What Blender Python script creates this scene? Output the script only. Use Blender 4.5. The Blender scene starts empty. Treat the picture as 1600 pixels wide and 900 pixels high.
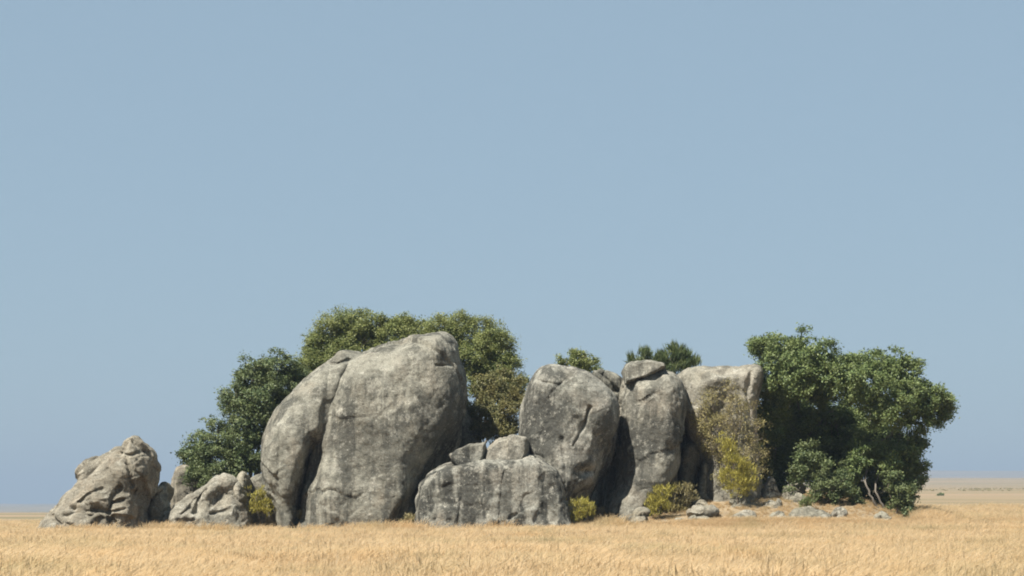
import bpy, math
import numpy as np
from mathutils import Vector

# ---------------------------------------------------------------- camera, sky, sun, exposure
scene = bpy.context.scene
FPX = 4000.0          # focal length in pixels of the 1600 px wide picture
HOR = 798.0           # picture row of the true horizon
EYE = 1.5             # camera height
cam_d = bpy.data.cameras.new("camera")
cam = bpy.data.objects.new("camera", cam_d)
scene.collection.objects.link(cam)
cam.location = (0, 0, EYE)
cam.rotation_euler = (math.radians(90), 0, 0)
cam_d.sensor_width = 36.0
cam_d.lens = 36.0 * FPX / 1600.0
cam_d.shift_y = (HOR - 450.0) / 1600.0
cam_d.clip_start = 0.5
cam_d.clip_end = 60000
scene.camera = cam

SUN_EL, SUN_AZ = 57.0, 47.0     # degrees up; degrees to the left of straight behind the camera
el, az = math.radians(SUN_EL), math.radians(SUN_AZ)
sun_dir = Vector((-math.sin(az) * math.cos(el), -math.cos(az) * math.cos(el), math.sin(el)))

world = bpy.data.worlds.new("World")
scene.world = world
world.use_nodes = True
wn, wl = world.node_tree.nodes, world.node_tree.links
wn.clear()
sky = wn.new("ShaderNodeTexSky")
sky.sky_type = 'NISHITA'
sky.sun_disc = False
sky.sun_elevation = el
sky.sun_rotation = math.atan2(sun_dir.x, sun_dir.y)
sky.altitude = 1500
sky.air_density = 1.0
sky.dust_density = 1.2
sky.ozone_density = 1.0
bg = wn.new("ShaderNodeBackground")
wo = wn.new("ShaderNodeOutputWorld")
bg.inputs[1].default_value = 1.0
sk = wn.new("ShaderNodeVectorMath"); sk.operation = 'SCALE'; sk.inputs[3].default_value = 0.05
dusty = wn.new("ShaderNodeMix"); dusty.data_type = 'RGBA'        # dust spreads the light evenly over the whole sky
dusty.inputs[0].default_value = 0.75
dusty.inputs[7].default_value = (0.157, 0.218, 0.264, 1)
wl.new(sky.outputs[0], sk.inputs[0]); wl.new(sk.outputs[0], dusty.inputs[6]); wl.new(dusty.outputs[2], bg.inputs[0])
wl.new(bg.outputs[0], wo.inputs[0])

sun_d = bpy.data.lights.new("sun", 'SUN')
sun_d.energy = 5.0
sun_d.angle = math.radians(0.53)
sun_d.color = (1.0, 0.95, 0.87)
sun = bpy.data.objects.new("sun", sun_d)
scene.collection.objects.link(sun)
sun.rotation_euler = sun_dir.to_track_quat('Z', 'Y').to_euler()
sun.location = (-40, -40, 80)

scene.view_settings.view_transform = 'Standard'
scene.view_settings.look = 'None'
scene.view_settings.exposure = 1.15
scene.view_settings.gamma = 1.0
scene.render.engine = 'CYCLES'
scene.cycles.max_bounces = 6
scene.cycles.diffuse_bounces = 2
scene.cycles.transparent_max_bounces = 4
scene.cycles.volume_bounces = 0
scene.cycles.use_denoising = True
scene.cycles.filter_width = 1.9

COL = scene.collection
rng = np.random.default_rng(11)

# ---------------------------------------------------------------- helpers
def m_at(px, py, Y):
    """a point of the kopje in metres from where it shows in the picture and how far off it stands"""
    return np.array([(px - 800.0) * Y / FPX, Y, EYE + (HOR - py) * Y / FPX])

def tag(o, label=None, category=None, group=None, kind=None):
    if label: o["label"] = label
    if category: o["category"] = category
    if group: o["group"] = group
    if kind: o["kind"] = kind
    return o

def mesh_np(name, verts, faces, mat=None, smooth=True):
    """faces: (n,k) int array, all of the same k"""
    me = bpy.data.meshes.new(name)
    verts = np.ascontiguousarray(verts, dtype=np.float32)
    faces = np.ascontiguousarray(faces, dtype=np.int32)
    n, k = faces.shape
    me.vertices.add(len(verts)); me.vertices.foreach_set("co", verts.ravel())
    me.loops.add(n * k); me.loops.foreach_set("vertex_index", faces.ravel())
    me.polygons.add(n)
    me.polygons.foreach_set("loop_start", np.arange(0, n * k, k, dtype=np.int32))
    me.polygons.foreach_set("loop_total", np.full(n, k, dtype=np.int32))
    me.polygons.foreach_set("use_smooth", np.full(n, smooth, dtype=bool))
    me.update(calc_edges=True)
    me.validate()
    if mat: me.materials.append(mat)
    return me

def link(name, me, loc=(0, 0, 0), parent=None):
    o = bpy.data.objects.new(name, me)
    COL.objects.link(o)
    o.location = loc
    if parent: o.parent = parent
    return o

def sstep(a, b, x):
    t = np.clip((x - a) / (b - a), 0, 1)
    return t * t * (3 - 2 * t)

def vnoise(P, seed=0):
    """smooth value noise in [-1,1] at points P (n,3)"""
    I = np.floor(P).astype(np.int64)
    f = P - I
    f = f * f * f * (f * (f * 6 - 15) + 10)
    out = np.zeros(len(P))
    for dx in (0, 1):
        for dy in (0, 1):
            for dz in (0, 1):
                h = (I[:, 0] + dx) * 374761393 + (I[:, 1] + dy) * 668265263 + (I[:, 2] + dz) * 2147483647 + seed * 974634631
                h = (h ^ (h >> 13)) * 1274126177
                h = (h ^ (h >> 16)) & 0xffffff
                v = h / float(0x7fffff) - 1.0
                w = (f[:, 0] if dx else 1 - f[:, 0]) * (f[:, 1] if dy else 1 - f[:, 1]) * (f[:, 2] if dz else 1 - f[:, 2])
                out += v * w
    return out

def fbm(P, octaves=4, seed=0, gain=0.5):
    s, a = np.zeros(len(P)), 1.0
    for i in range(octaves):
        s += a * vnoise(P * (2.03 ** i) + 17.3 * i, seed + i)
        a *= gain
    return s

# ---------------------------------------------------------------- materials
class Mat:
    def __init__(self, name):
        self.m = bpy.data.materials.new(name); self.m.use_nodes = True
        self.n, self.l = self.m.node_tree.nodes, self.m.node_tree.links
        self.n.clear()
        self.out = self.n.new("ShaderNodeOutputMaterial")
    def new(self, t, **kw):
        nd = self.n.new(t)
        for k, v in kw.items(): setattr(nd, k, v)
        return nd
    def noise(self, vec, scale, detail=4, rough=0.55, dist=0.0):
        nd = self.new("ShaderNodeTexNoise")
        nd.inputs["Scale"].default_value = scale; nd.inputs["Detail"].default_value = detail
        nd.inputs["Roughness"].default_value = rough; nd.inputs["Distortion"].default_value = dist
        self.l.new(vec, nd.inputs["Vector"])
        return nd.outputs["Fac"]
    def ramp(self, fac, stops):
        r = self.new("ShaderNodeValToRGB"); e = r.color_ramp.elements
        while len(e) < len(stops): e.new(0.5)
        for el_, (p, c) in zip(e, stops):
            el_.position = p
            el_.color = (c, c, c, 1) if not isinstance(c, tuple) else (*c, 1)
        self.l.new(fac, r.inputs[0])
        return r.outputs[0]
    def mix(self, fac, a, b, mode='MIX'):
        x = self.new("ShaderNodeMix", data_type='RGBA', blend_type=mode)
        for sock, v in ((x.inputs[0], fac), (x.inputs[6], a), (x.inputs[7], b)):
            if isinstance(v, (int, float)): sock.default_value = v
            elif isinstance(v, tuple): sock.default_value = (*v, 1)
            else: self.l.new(v, sock)
        return x.outputs[2]
    def mapping(self, vec, scale, rot=(0, 0, 0), loc=(0, 0, 0)):
        mp = self.new("ShaderNodeMapping")
        mp.inputs["Scale"].default_value = scale; mp.inputs["Rotation"].default_value = rot
        mp.inputs["Location"].default_value = loc
        self.l.new(vec, mp.inputs["Vector"])
        return mp.outputs[0]
    def pos(self):
        return self.new("ShaderNodeNewGeometry").outputs["Position"]

def half(M, v):
    d = M.new("ShaderNodeMath", operation='MULTIPLY'); M.l.new(v, d.inputs[0]); d.inputs[1].default_value = 0.5
    return d.outputs[0]

def rock_material(name, dark, light, streak=0.6, warm=0.35, pale=0.5, seed=0.0, mott=1.0, stains_and_shade=()):
    M = Mat(name)
    p = M.mapping(M.pos(), (1, 1, 1), loc=(seed * 13.7, seed * 5.1, seed * 3.3))
    base = M.ramp(M.noise(p, 0.42, 6, 0.6, 0.12), [(0.36, dark), (0.62, light)])
    # warm iron tint in broad patches
    base = M.mix(M.ramp(M.noise(p, 0.7, 5, 0.6, 0.12), [(0.50, 0.0), (0.70, warm)]), base, (0.26, 0.19, 0.125))
    # dark lichen in blotches of every size
    base = M.mix(M.ramp(M.noise(p, 0.85, 12, 0.74, 0.12), [(0.49, 0.0), (0.62, 0.52 * mott)]), base, (0.062, 0.060, 0.046))
    base = M.mix(M.ramp(M.noise(p, 3.4, 8, 0.74, 0.12), [(0.51, 0.0), (0.64, 0.42 * mott)]), base, (0.075, 0.072, 0.055))
    # dark water streaks that run down the face
    sp = M.mapping(p, (1.15, 1.15, 0.085), rot=(0, math.radians(6), 0))
    st = M.ramp(M.noise(sp, 1.3, 7, 0.66, 0.25), [(0.46, 0.0), (0.54, streak)])
    where = M.ramp(M.noise(p, 0.33, 4, 0.55), [(0.40, 0.0), (0.52, 1.0)])
    base = M.mix(M.mix(1.0, st, where, 'MULTIPLY'), base, (0.050, 0.050, 0.043))
    # ragged dark patches: old staining, and overhang shade painted on the great boulder
    for (cx, cy, cz), (rx, ry, rz), amt in stains_and_shade:
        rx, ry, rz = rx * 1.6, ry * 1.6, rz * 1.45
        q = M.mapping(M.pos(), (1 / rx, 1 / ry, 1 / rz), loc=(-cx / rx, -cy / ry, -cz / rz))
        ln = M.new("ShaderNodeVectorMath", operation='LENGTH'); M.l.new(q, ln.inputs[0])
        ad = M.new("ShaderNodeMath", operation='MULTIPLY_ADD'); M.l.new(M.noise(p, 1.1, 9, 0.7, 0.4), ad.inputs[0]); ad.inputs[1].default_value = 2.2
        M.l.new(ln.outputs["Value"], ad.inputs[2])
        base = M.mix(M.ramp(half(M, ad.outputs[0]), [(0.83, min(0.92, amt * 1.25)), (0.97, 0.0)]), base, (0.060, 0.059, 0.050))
    # pale crust in blotches and specks
    base = M.mix(M.ramp(M.noise(p, 1.9, 11, 0.76, 0.12), [(0.54, 0.0), (0.63, pale)]), base, (0.44, 0.42, 0.35))
    base = M.mix(M.ramp(M.noise(p, 7.5, 5, 0.7, 0.12), [(0.60, 0.0), (0.68, pale)]), base, (0.48, 0.46, 0.39))
    # fine mineral grain
    base = M.mix(1.0, base, M.ramp(M.noise(p, 17, 5, 0.75), [(0.34, 0.62), (0.66, 1.32)]), 'MULTIPLY')
    b = M.new("ShaderNodeBsdfPrincipled")
    M.l.new(base, b.inputs["Base Color"])
    b.inputs["Roughness"].default_value = 0.92
    b.inputs["Specular IOR Level"].default_value = 0.12
    h = M.mix(0.45, M.noise(p, 2.6, 13, 0.72, 0.12), M.noise(p, 9, 8, 0.75))
    bp = M.new("ShaderNodeBump"); bp.inputs["Strength"].default_value = 1.0; bp.inputs["Distance"].default_value = 0.22
    M.l.new(h, bp.inputs["Height"]); M.l.new(bp.outputs[0], b.inputs["Normal"])
    M.l.new(b.outputs[0], M.out.inputs[0])
    return M.m

MR_main = rock_material("granite_main", (0.177, 0.170, 0.136), (0.287, 0.276, 0.224), streak=0.7, warm=0.22, seed=0.0)
MR_strk = rock_material("granite_streaked", (0.177, 0.174, 0.143), (0.287, 0.278, 0.234), streak=0.95, warm=0.25, seed=1.0, pale=0.6)
MR_pale = rock_material("granite_pale", (0.234, 0.219, 0.171), (0.342, 0.317, 0.257), streak=0.45, seed=2.0, pale=0.7, mott=0.7)
MR_left = rock_material("granite_folded", (0.191, 0.172, 0.131), (0.310, 0.277, 0.214), streak=0.35, seed=3.0, mott=0.8, warm=0.4)
def at(px, py, Y): return tuple(float(v) for v in m_at(px, py, Y))
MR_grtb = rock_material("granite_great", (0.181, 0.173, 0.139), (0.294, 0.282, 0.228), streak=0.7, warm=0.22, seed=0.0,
                        stains_and_shade=[(at(690, 660, 121), (1.5, 4, 1.4), 0.6), (at(600, 700, 120), (1.2, 3, 1.5), 0.4)])  # first patch paints in the shade of the low right overhang
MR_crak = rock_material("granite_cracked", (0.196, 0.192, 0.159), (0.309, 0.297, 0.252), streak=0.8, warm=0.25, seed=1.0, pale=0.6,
                        stains_and_shade=[(at(846, 668, 121), (0.85, 3, 1.6), 0.72), (at(940, 670, 121), (0.6, 3, 1.0), 0.5)])
MR_slab = rock_material("granite_slab", (0.196, 0.191, 0.159), (0.309, 0.299, 0.252), streak=0.95, warm=0.28, seed=1.0, pale=0.6, mott=0.8,
                        stains_and_shade=[(at(733, 765, 117.6), (0.42, 3, 2.2), 0.7), (at(700, 770, 117.6), (0.25, 3, 1.6), 0.6), (at(792, 760, 117.6), (0.25, 3, 2.0), 0.55), (at(856, 765, 117.6), (0.45, 3, 0.8), 0.55), (at(760, 770, 117.6), (0.16, 3, 1.8), 0.5)])
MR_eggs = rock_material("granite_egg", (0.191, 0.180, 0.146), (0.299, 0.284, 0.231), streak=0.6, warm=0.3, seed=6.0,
                        stains_and_shade=[(at(1020, 685, 122), (1.4, 3, 0.9), 0.65), (at(1000, 720, 122), (0.7, 3, 1.2), 0.5)])
MR_gray = rock_material("granite_small", (0.202, 0.189, 0.146), (0.330, 0.303, 0.231), streak=0.2, seed=4.0, warm=0.2)

def leaf_material(name, stops, rough=0.55, trans=0.25, tint=None):
    M = Mat(name)
    g = M.new("ShaderNodeNewGeometry")
    c = M.ramp(g.outputs["Random Per Island"], stops)
    big = M.noise(g.outputs["Position"], 0.9, 3, 0.6)
    c = M.mix(M.ramp(big, [(0.40, 0.0), (0.64, 0.65)]), c, tint if tint else stops[-1][1])
    d = M.new("ShaderNodeBsdfPrincipled")
    M.l.new(c, d.inputs["Base Color"]); d.inputs["Roughness"].default_value = rough
    d.inputs["Specular IOR Level"].default_value = 0.3
    t = M.new("ShaderNodeBsdfTranslucent"); M.l.new(c, t.inputs[0])
    mx = M.new("ShaderNodeMixShader"); mx.inputs[0].default_value = trans
    M.l.new(d.outputs[0], mx.inputs[1]); M.l.new(t.outputs[0], mx.inputs[2])
    M.l.new(mx.outputs[0], M.out.inputs[0])
    return M.m

ML_green = leaf_material("leaf_green", [(0.0, (0.053, 0.081, 0.028)), (0.55, (0.109, 0.154, 0.049)), (1.0, (0.211, 0.247, 0.085))], tint=(0.150, 0.179, 0.058))
ML_olive = leaf_material("leaf_olive", [(0.0, (0.074, 0.100, 0.029)), (0.55, (0.146, 0.176, 0.051)), (1.0, (0.263, 0.270, 0.090))], tint=(0.187, 0.196, 0.059))
ML_oliveb = leaf_material("leaf_olive_brown", [(0.0, (0.063, 0.071, 0.026)), (0.55, (0.131, 0.136, 0.050)), (1.0, (0.242, 0.218, 0.088))], tint=(0.200, 0.167, 0.061))
ML_dry = leaf_material("leaf_dry_brown", [(0.0, (0.139, 0.118, 0.050)), (0.55, (0.256, 0.214, 0.090)), (1.0, (0.402, 0.338, 0.149))], tint=(0.277, 0.248, 0.090))
ML_yell = leaf_material("leaf_yellow_green", [(0.0, (0.131, 0.122, 0.026)), (0.55, (0.287, 0.258, 0.048)), (1.0, (0.444, 0.386, 0.090))], tint=(0.339, 0.297, 0.060))
ML_deep = leaf_material("leaf_deep_green", [(0.0, (0.046, 0.068, 0.026)), (0.55, (0.087, 0.126, 0.047)), (1.0, (0.177, 0.195, 0.079))], tint=(0.125, 0.145, 0.055))
ML_gray = leaf_material("leaf_grey_green", [(0.0, (0.112, 0.102, 0.047)), (0.55, (0.213, 0.186, 0.084)), (1.0, (0.312, 0.264, 0.126))])

def bark_material(name, a, b_):
    M = Mat(name)
    p = M.mapping(M.pos(), (1, 1, 0.25))
    c = M.ramp(M.noise(p, 9, 6, 0.65), [(0.3, a), (0.7, b_)])
    b = M.new("ShaderNodeBsdfPrincipled"); M.l.new(c, b.inputs["Base Color"]); b.inputs["Roughness"].default_value = 0.9
    bp = M.new("ShaderNodeBump"); bp.inputs["Strength"].default_value = 0.6; bp.inputs["Distance"].default_value = 0.03
    M.l.new(M.noise(p, 20, 5), bp.inputs["Height"]); M.l.new(bp.outputs[0], b.inputs["Normal"])
    M.l.new(b.outputs[0], M.out.inputs[0])
    return M.m
MB_pale = bark_material("bark_pale", (0.088, 0.073, 0.055), (0.167, 0.146, 0.119))
MB_dark = bark_material("bark_dark", (0.09, 0.075, 0.055), (0.20, 0.165, 0.12))

# ground: dry soil and straw, going over to the far plain
def ground_material():
    M = Mat("dry_plain")
    p = M.pos()
    straw = M.ramp(M.noise(p, 0.8, 8, 0.65), [(0.3, (0.15, 0.115, 0.072)), (0.7, (0.27, 0.21, 0.135))])
    # farther out: broad bands of shorter pinkish grass, bare earth and greener flats
    sep = M.new("ShaderNodeSeparateXYZ"); M.l.new(p, sep.inputs[0])
    far = M.mapping(p, (0.004, 0.012, 0.0))
    plain = M.ramp(M.noise(far, 1.0, 6, 0.6), [(0.32, (0.125, 0.115, 0.065)), (0.50, (0.20, 0.158, 0.10)), (0.66, (0.245, 0.18, 0.12))])
    d = M.new("ShaderNodeMapRange"); M.l.new(sep.outputs[1], d.inputs[0])
    d.inputs[1].default_value = 150; d.inputs[2].default_value = 420
    c = M.mix(d.outputs[0], straw, plain)
    b = M.new("ShaderNodeBsdfPrincipled"); M.l.new(c, b.inputs["Base Color"]); b.inputs["Roughness"].default_value = 1.0
    b.inputs["Specular IOR Level"].default_value = 0.0
    bp = M.new("ShaderNodeBump"); bp.inputs["Strength"].default_value = 0.6; bp.inputs["Distance"].default_value = 0.1
    M.l.new(M.noise(p, 4, 8, 0.7), bp.inputs["Height"]); M.l.new(bp.outputs[0], b.inputs["Normal"])
    M.l.new(b.outputs[0], M.out.inputs[0])
    return M.m

def grass_material():
    M = Mat("dry_grass")
    g = M.new("ShaderNodeNewGeometry")
    r = M.ramp(g.outputs["Random Per Island"], [(0.0, (0.51, 0.375, 0.212)), (0.5, (0.59, 0.445, 0.262)), (1.0, (0.68, 0.54, 0.35))])
    patch = M.noise(M.mapping(g.outputs["Position"], (0.22, 0.10, 0.0)), 1.0, 5, 0.6)
    c = M.mix(M.ramp(patch, [(0.50, 0.0), (0.70, 0.7)]), r, (0.40, 0.34, 0.185))
    c = M.mix(M.ramp(M.noise(M.mapping(g.outputs["Position"], (0.5, 0.2, 0.0), loc=(9, 3, 0)), 1.0, 4), [(0.52, 0.0), (0.70, 0.5)]), c, (0.60, 0.41, 0.205))
    d = M.new("ShaderNodeBsdfDiffuse"); M.l.new(c, d.inputs[0])
    t = M.new("ShaderNodeBsdfTranslucent"); M.l.new(c, t.inputs[0])
    mx = M.new("ShaderNodeMixShader"); mx.inputs[0].default_value = 0.58
    M.l.new(d.outputs[0], mx.inputs[1]); M.l.new(t.outputs[0], mx.inputs[2])
    M.l.new(mx.outputs[0], M.out.inputs[0])
    return M.m
M_ground, M_grass = ground_material(), grass_material()

# ---------------------------------------------------------------- terrain
def ground_z(x, y):
    x = np.asarray(x, float); y = np.asarray(y, float)
    r = np.hypot(x, y)
    a = np.degrees(np.arctan2(x, np.maximum(y, 1e-3)))
    a = np.where(y <= 0, np.sign(x) * 90, a)
    right = sstep(-8.0, 9.5, a)
    g = np.interp(r, [0, 95, 130, 200, 600, 1500, 3000, 3600, 4500, 6500, 8500, 14000],
                     [0, 0, 0.5, 1.1, 4.4, 15, 36.5, 35, 32, 60, 140, 140])
    gl = np.interp(r, [0, 95, 3000, 5000, 8500, 14000], [0, 0, 0, 0, 22, 22])
    z = g * right + gl * (1 - right)
    P = np.stack([x / 900.0, y / 900.0, np.zeros_like(x)], -1).reshape(-1, 3)
    far = fbm(P, 3, 5).reshape(x.shape)
    z = z + far * np.interp(r, [0, 400, 3000, 9000], [0, 0.25, 3.0, 10])
    P = np.stack([x / 7.0, y / 7.0, np.zeros_like(x)], -1).reshape(-1, 3)
    z = z + 0.07 * fbm(P, 3, 9).reshape(x.shape) * (r < 600)
    # the low mound the rocks stand on
    px = 800 + x / np.maximum(y, 1.0) * FPX
    m = np.interp(px, [-200, 60, 200, 400, 650, 900, 1000, 1150, 1350, 1430, 1520, 1800],
                      [0, 0, 0.12, 0.32, 0.36, 0.5, 0.78, 1.0, 0.8, 0.34, 0.05, 0])
    z = z + 1.95 * m * sstep(114.5, 126.5, y) * (1 - sstep(131, 160, y))
    return z

azs = np.concatenate([np.linspace(-180, -14, 42, endpoint=False), np.linspace(-14, 14, 140, endpoint=False), np.linspace(14, 180, 42, endpoint=False)])
rs = np.concatenate([[0.01], np.linspace(4, 100, 40, endpoint=False), np.linspace(100, 160, 110, endpoint=False), np.geomspace(160, 13500, 110)])
A_, R_ = np.meshgrid(np.radians(azs), rs, indexing='ij')
X_, Y_ = R_ * np.sin(A_), R_ * np.cos(A_)
Z_ = ground_z(X_, Y_)
na, nr = X_.shape
I = np.arange(na * nr).reshape(na, nr)
I2 = np.roll(I, -1, axis=0)
q = np.stack([I[:, :-1], I[:, 1:], I2[:, 1:], I2[:, :-1]], -1).reshape(-1, 4)[:, ::-1]
g = link("ground", mesh_np("ground", np.stack([X_, Y_, Z_], -1).reshape(-1, 3), q, M_ground))
tag(g, "dry golden plain under the rocks running out to the hazy horizon", "ground", kind="structure")

# ---------------------------------------------------------------- rocks: solids grown from a field, meshed by surface nets
def surface_nets(F, origin, h):
    ins = F < 0
    nx, ny, nz = F.shape
    cs = (nx - 1, ny - 1, nz - 1)
    ncell = cs[0] * cs[1] * cs[2]
    acc = np.zeros((ncell, 3)); cnt = np.zeros(ncell)
    quads = []
    strides = (cs[1] * cs[2], cs[2], 1)
    for ax in range(3):
        s0 = [slice(None)] * 3; s1 = [slice(None)] * 3
        s0[ax] = slice(0, -1); s1[ax] = slice(1, None)
        a, b = ins[tuple(s0)], ins[tuple(s1)]
        ijk = np.stack(np.nonzero(a != b), -1)
        o1, o2 = (ax + 1) % 3, (ax + 2) % 3
        ok = (ijk[:, o1] > 0) & (ijk[:, o2] > 0) & (ijk[:, o1] < F.shape[o1] - 1) & (ijk[:, o2] < F.shape[o2] - 1)
        ijk = ijk[ok]
        f0 = F[tuple(ijk.T)]; e = ijk.copy(); e[:, ax] += 1
        f1 = F[tuple(e.T)]
        p = ijk.astype(float); p[:, ax] += f0 / (f0 - f1)
        cells = []
        for d1, d2 in ((1, 1), (0, 1), (0, 0), (1, 0)):
            c = ijk.copy(); c[:, o1] -= d1; c[:, o2] -= d2
            ci = c[:, 0] * strides[0] + c[:, 1] * strides[1] + c[:, 2]
            cells.append(ci)
            for k in range(3): acc[:, k] += np.bincount(ci, p[:, k], ncell)
            cnt += np.bincount(ci, minlength=ncell)
        qd = np.stack(cells, -1)
        flip = ~(f0 < 0)
        qd[flip] = qd[flip][:, ::-1]
        quads.append(qd)
    quads = np.concatenate(quads)
    act = np.nonzero(cnt)[0]
    remap = np.full(ncell, -1); remap[act] = np.arange(len(act))
    V = acc[act] / cnt[act][:, None] * h + np.asarray(origin)
    return V, remap[quads]

def vert_normals(V, Q):
    n = np.cross(V[Q[:, 2]] - V[Q[:, 0]], V[Q[:, 3]] - V[Q[:, 1]])
    N = np.zeros_like(V)
    for k in range(4):
        for c in range(3): N[:, c] += np.bincount(Q[:, k], n[:, c], len(V))
    return N / np.maximum(np.linalg.norm(N, axis=1, keepdims=True), 1e-9)

def seg_dist(PX, PZ, a, b):
    d = b - a
    t = np.clip(((PX - a[0]) * d[0] + (PZ - a[1]) * d[1]) / max(d @ d, 1e-9), 0, 1)
    return np.hypot(PX - a[0] - t * d[0], PZ - a[1] - t * d[1])

def poly_sd(PX, PZ, pts):
    d = np.full(PX.shape, 1e9); inside = np.zeros(PX.shape, bool)
    for i in range(len(pts)):
        a, b = pts[i - 1], pts[i]
        d = np.minimum(d, seg_dist(PX, PZ, a, b))
        c = (a[1] > PZ) != (b[1] > PZ)
        with np.errstate(divide='ignore', invalid='ignore'):
            xi = (b[0] - a[0]) * (PZ - a[1]) / (b[1] - a[1]) + a[0]
        inside ^= c & (PX < xi)
    return np.where(inside, d, -d)

def chaikin(p, n):
    for _ in range(n):
        q = np.roll(p, -1, axis=0)
        p = np.stack([0.8 * p + 0.2 * q, 0.2 * p + 0.8 * q], 1).reshape(-1, 2)
    return p

def blur2(a, k):
    for _ in range(k):
        a = np.pad(a, 1, mode='edge')
        a = (a[:-2, 1:-1] + a[2:, 1:-1] + a[1:-1, :-2] + a[1:-1, 2:] + 2 * a[1:-1, 1:-1]) / 6
    return a

ROCKS = {}
def rock(name, outline, Y, T, R, mat, label, category="boulder", group=None, feats=(), tilt=0.0, tiltx=0.0, n=2.2,
         vox=0.07, rough=(0.10, 0.05, 0.02), wl=2.6, smooth=1, seed=1, strata=None, back=1.0, facet=0.0, blocks=None):
    """outline: front view of the boulder; Y: distance of its middle; T: half its depth; R: how far its edges are rounded in.
    feats: dents and bulges ('g'), cracks ('c') and ledges ('s') on the face that looks to the camera."""
    k = Y / FPX
    S = lambda p: np.array([(p[0] - 800) * k, EYE + (HOR - p[1]) * k])
    pts = chaikin(np.array([S(p) for p in outline]), smooth)
    lo, hi = pts.min(0) - 3 * vox, pts.max(0) + 3 * vox
    Tf = T * 1.35 + 0.6
    xs = np.arange(lo[0], hi[0] + vox, vox); zs = np.arange(lo[1], hi[1] + vox, vox)
    ys = np.arange(-Tf, T * back + 3 * vox, vox)
    PX, PZ = np.meshgrid(xs, zs, indexing='ij')
    sd = poly_sd(PX, PZ, pts)
    d = blur2(np.minimum(sd, R), max(1, int(R / vox * 0.6)))
    d = np.where(sd < 1.5 * vox, np.minimum(d, sd + 0.6 * vox), d)
    u = 1 - (1 - np.clip(d / R, -3, 1)) ** 2
    off = tilt * (PZ - pts[:, 1].mean()) + tiltx * (PX - pts[:, 0].mean())
    for f in feats:
        if f[0] == 'g':
            _, fx, fy, rx, ry, dep = f[:6]
            ang = math.radians(f[6]) if len(f) > 6 else 0
            c = S((fx, fy)); ax_, az_ = PX - c[0], PZ - c[1]
            bx, bz = ax_ * math.cos(ang) + az_ * math.sin(ang), -ax_ * math.sin(ang) + az_ * math.cos(ang)
            off = off + dep * np.exp(-(bx / (rx * k)) ** 2 - (bz / (ry * k)) ** 2)
        elif f[0] == 'c':
            _, line, w, dep = f
            L = [S(p) for p in line]
            dd = np.min([seg_dist(PX, PZ, L[i], L[i + 1]) for i in range(len(L) - 1)], axis=0)
            wob = 1 + 0.5 * vnoise(np.stack([PX.ravel() * 2.2, PZ.ravel() * 2.2, np.full(PX.size, seed)], -1), seed).reshape(PX.shape)
            off = off + dep * np.exp(-(dd / (w * k * wob)) ** 2)
        elif f[0] == 's':   # ledge: right of the line a->b is set back by dep, fading with distance fade
            _, a, b, w, dep, fade = f
            a, b = S(a), S(b); t = (b - a) / np.linalg.norm(b - a); nn = np.array([t[1], -t[0]])
            s_ = (PX - a[0]) * nn[0] + (PZ - a[1]) * nn[1]
            al = (PX - a[0]) * t[0] + (PZ - a[1]) * t[1]; ln = np.linalg.norm(b - a)
            ends = sstep(-0.3 * ln, 0.1 * ln, al) * (1 - sstep(0.9 * ln, 1.3 * ln, al))
            off = off + dep * sstep(-w * k, w * k, s_) * np.exp(-np.maximum(s_, 0) / (fade * k)) * ends
    y = ys[None, :, None]
    a = y - off[:, None, :] * sstep(T * 0.5, -T * 0.2, ys)[None, :, None]
    F = np.abs(a / T) ** n - u[:, None, :]
    F[:, 0, :] = 1; F[:, -1, :] = 1; F[0] = 1; F[-1] = 1; F[:, :, 0] = 1; F[:, :, -1] = 1
    V, Q = surface_nets(F.astype(np.float64), (xs[0], ys[0] + Y, zs[0]), vox)
    N = vert_normals(V, Q)
    P = V + seed * 31.7
    disp = rough[0] * fbm(P / wl, 3, seed) + rough[1] * fbm(P / (wl * 0.28), 3, seed + 7)
    rid = 1 - np.abs(fbm(P / (wl * 0.45), 3, seed + 21)) * 1.6
    disp += rough[2] * fbm(P / 0.22, 2, seed + 13) - rough[1] * 0.55 * np.clip(rid - 0.86, 0, 1) / 0.14
    if strata:
        (sx, sz), per, amp = strata
        s = (V[:, 0] * sx + V[:, 2] * sz) / per + 0.55 * fbm(P / 1.3, 3, seed + 3)
        saw = s - np.floor(s)
        disp += amp * (np.sqrt(np.clip(1 - (2 * saw - 1) ** 2, 0, 1)) - 0.7)
    if blocks:
        # joints and broken sheets: every cell of the rock is a slightly tipped plane of its own
        nb, tip, step, an = blocks
        rb = np.random.default_rng(seed + 500)
        an = np.array(an); cs_ = rb.uniform(V.min(0), V.max(0), (nb, 3)) ; tips = rb.normal(0, tip * 3, (nb, 3)); st_ = rb.normal(0, step, nb)
        W = V + 0.22 * np.stack([fbm(P / 0.9, 3, seed + 60), fbm(P / 0.9, 3, seed + 61), fbm(P / 0.9, 3, seed + 62)], -1)
        best = np.full(len(V), 1e9); own = np.zeros(len(V), int); second = np.full(len(V), 1e9)
        for b_ in range(nb):
            dd = np.linalg.norm((W - cs_[b_]) / an, axis=1)
            second = np.minimum(second, np.maximum(dd, best)); sel = dd < best
            own[sel] = b_; best[sel] = dd[sel]
        disp += np.clip(np.einsum('ij,ij->i', V - cs_[own], tips[own]), -0.12, 0.12) + np.clip(st_[own], -1.6 * step, 1.6 * step)
        disp -= step * 0.9 * np.exp(-((second - best) / 0.07) ** 2)
    if facet:
        # chipped planes: nearest of a few random cuts
        disp += facet * (np.abs(vnoise(P / (wl * 0.6), seed + 40)) - 0.3)
    V = V + N * disp[:, None]
    gx, gy = float(V[:, 0].mean()), Y
    base = np.array([gx, gy, float(ground_z(np.array([gx]), np.array([gy]))[0])])
    o = link(name, mesh_np(name, V - base, Q, mat), base)
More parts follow.
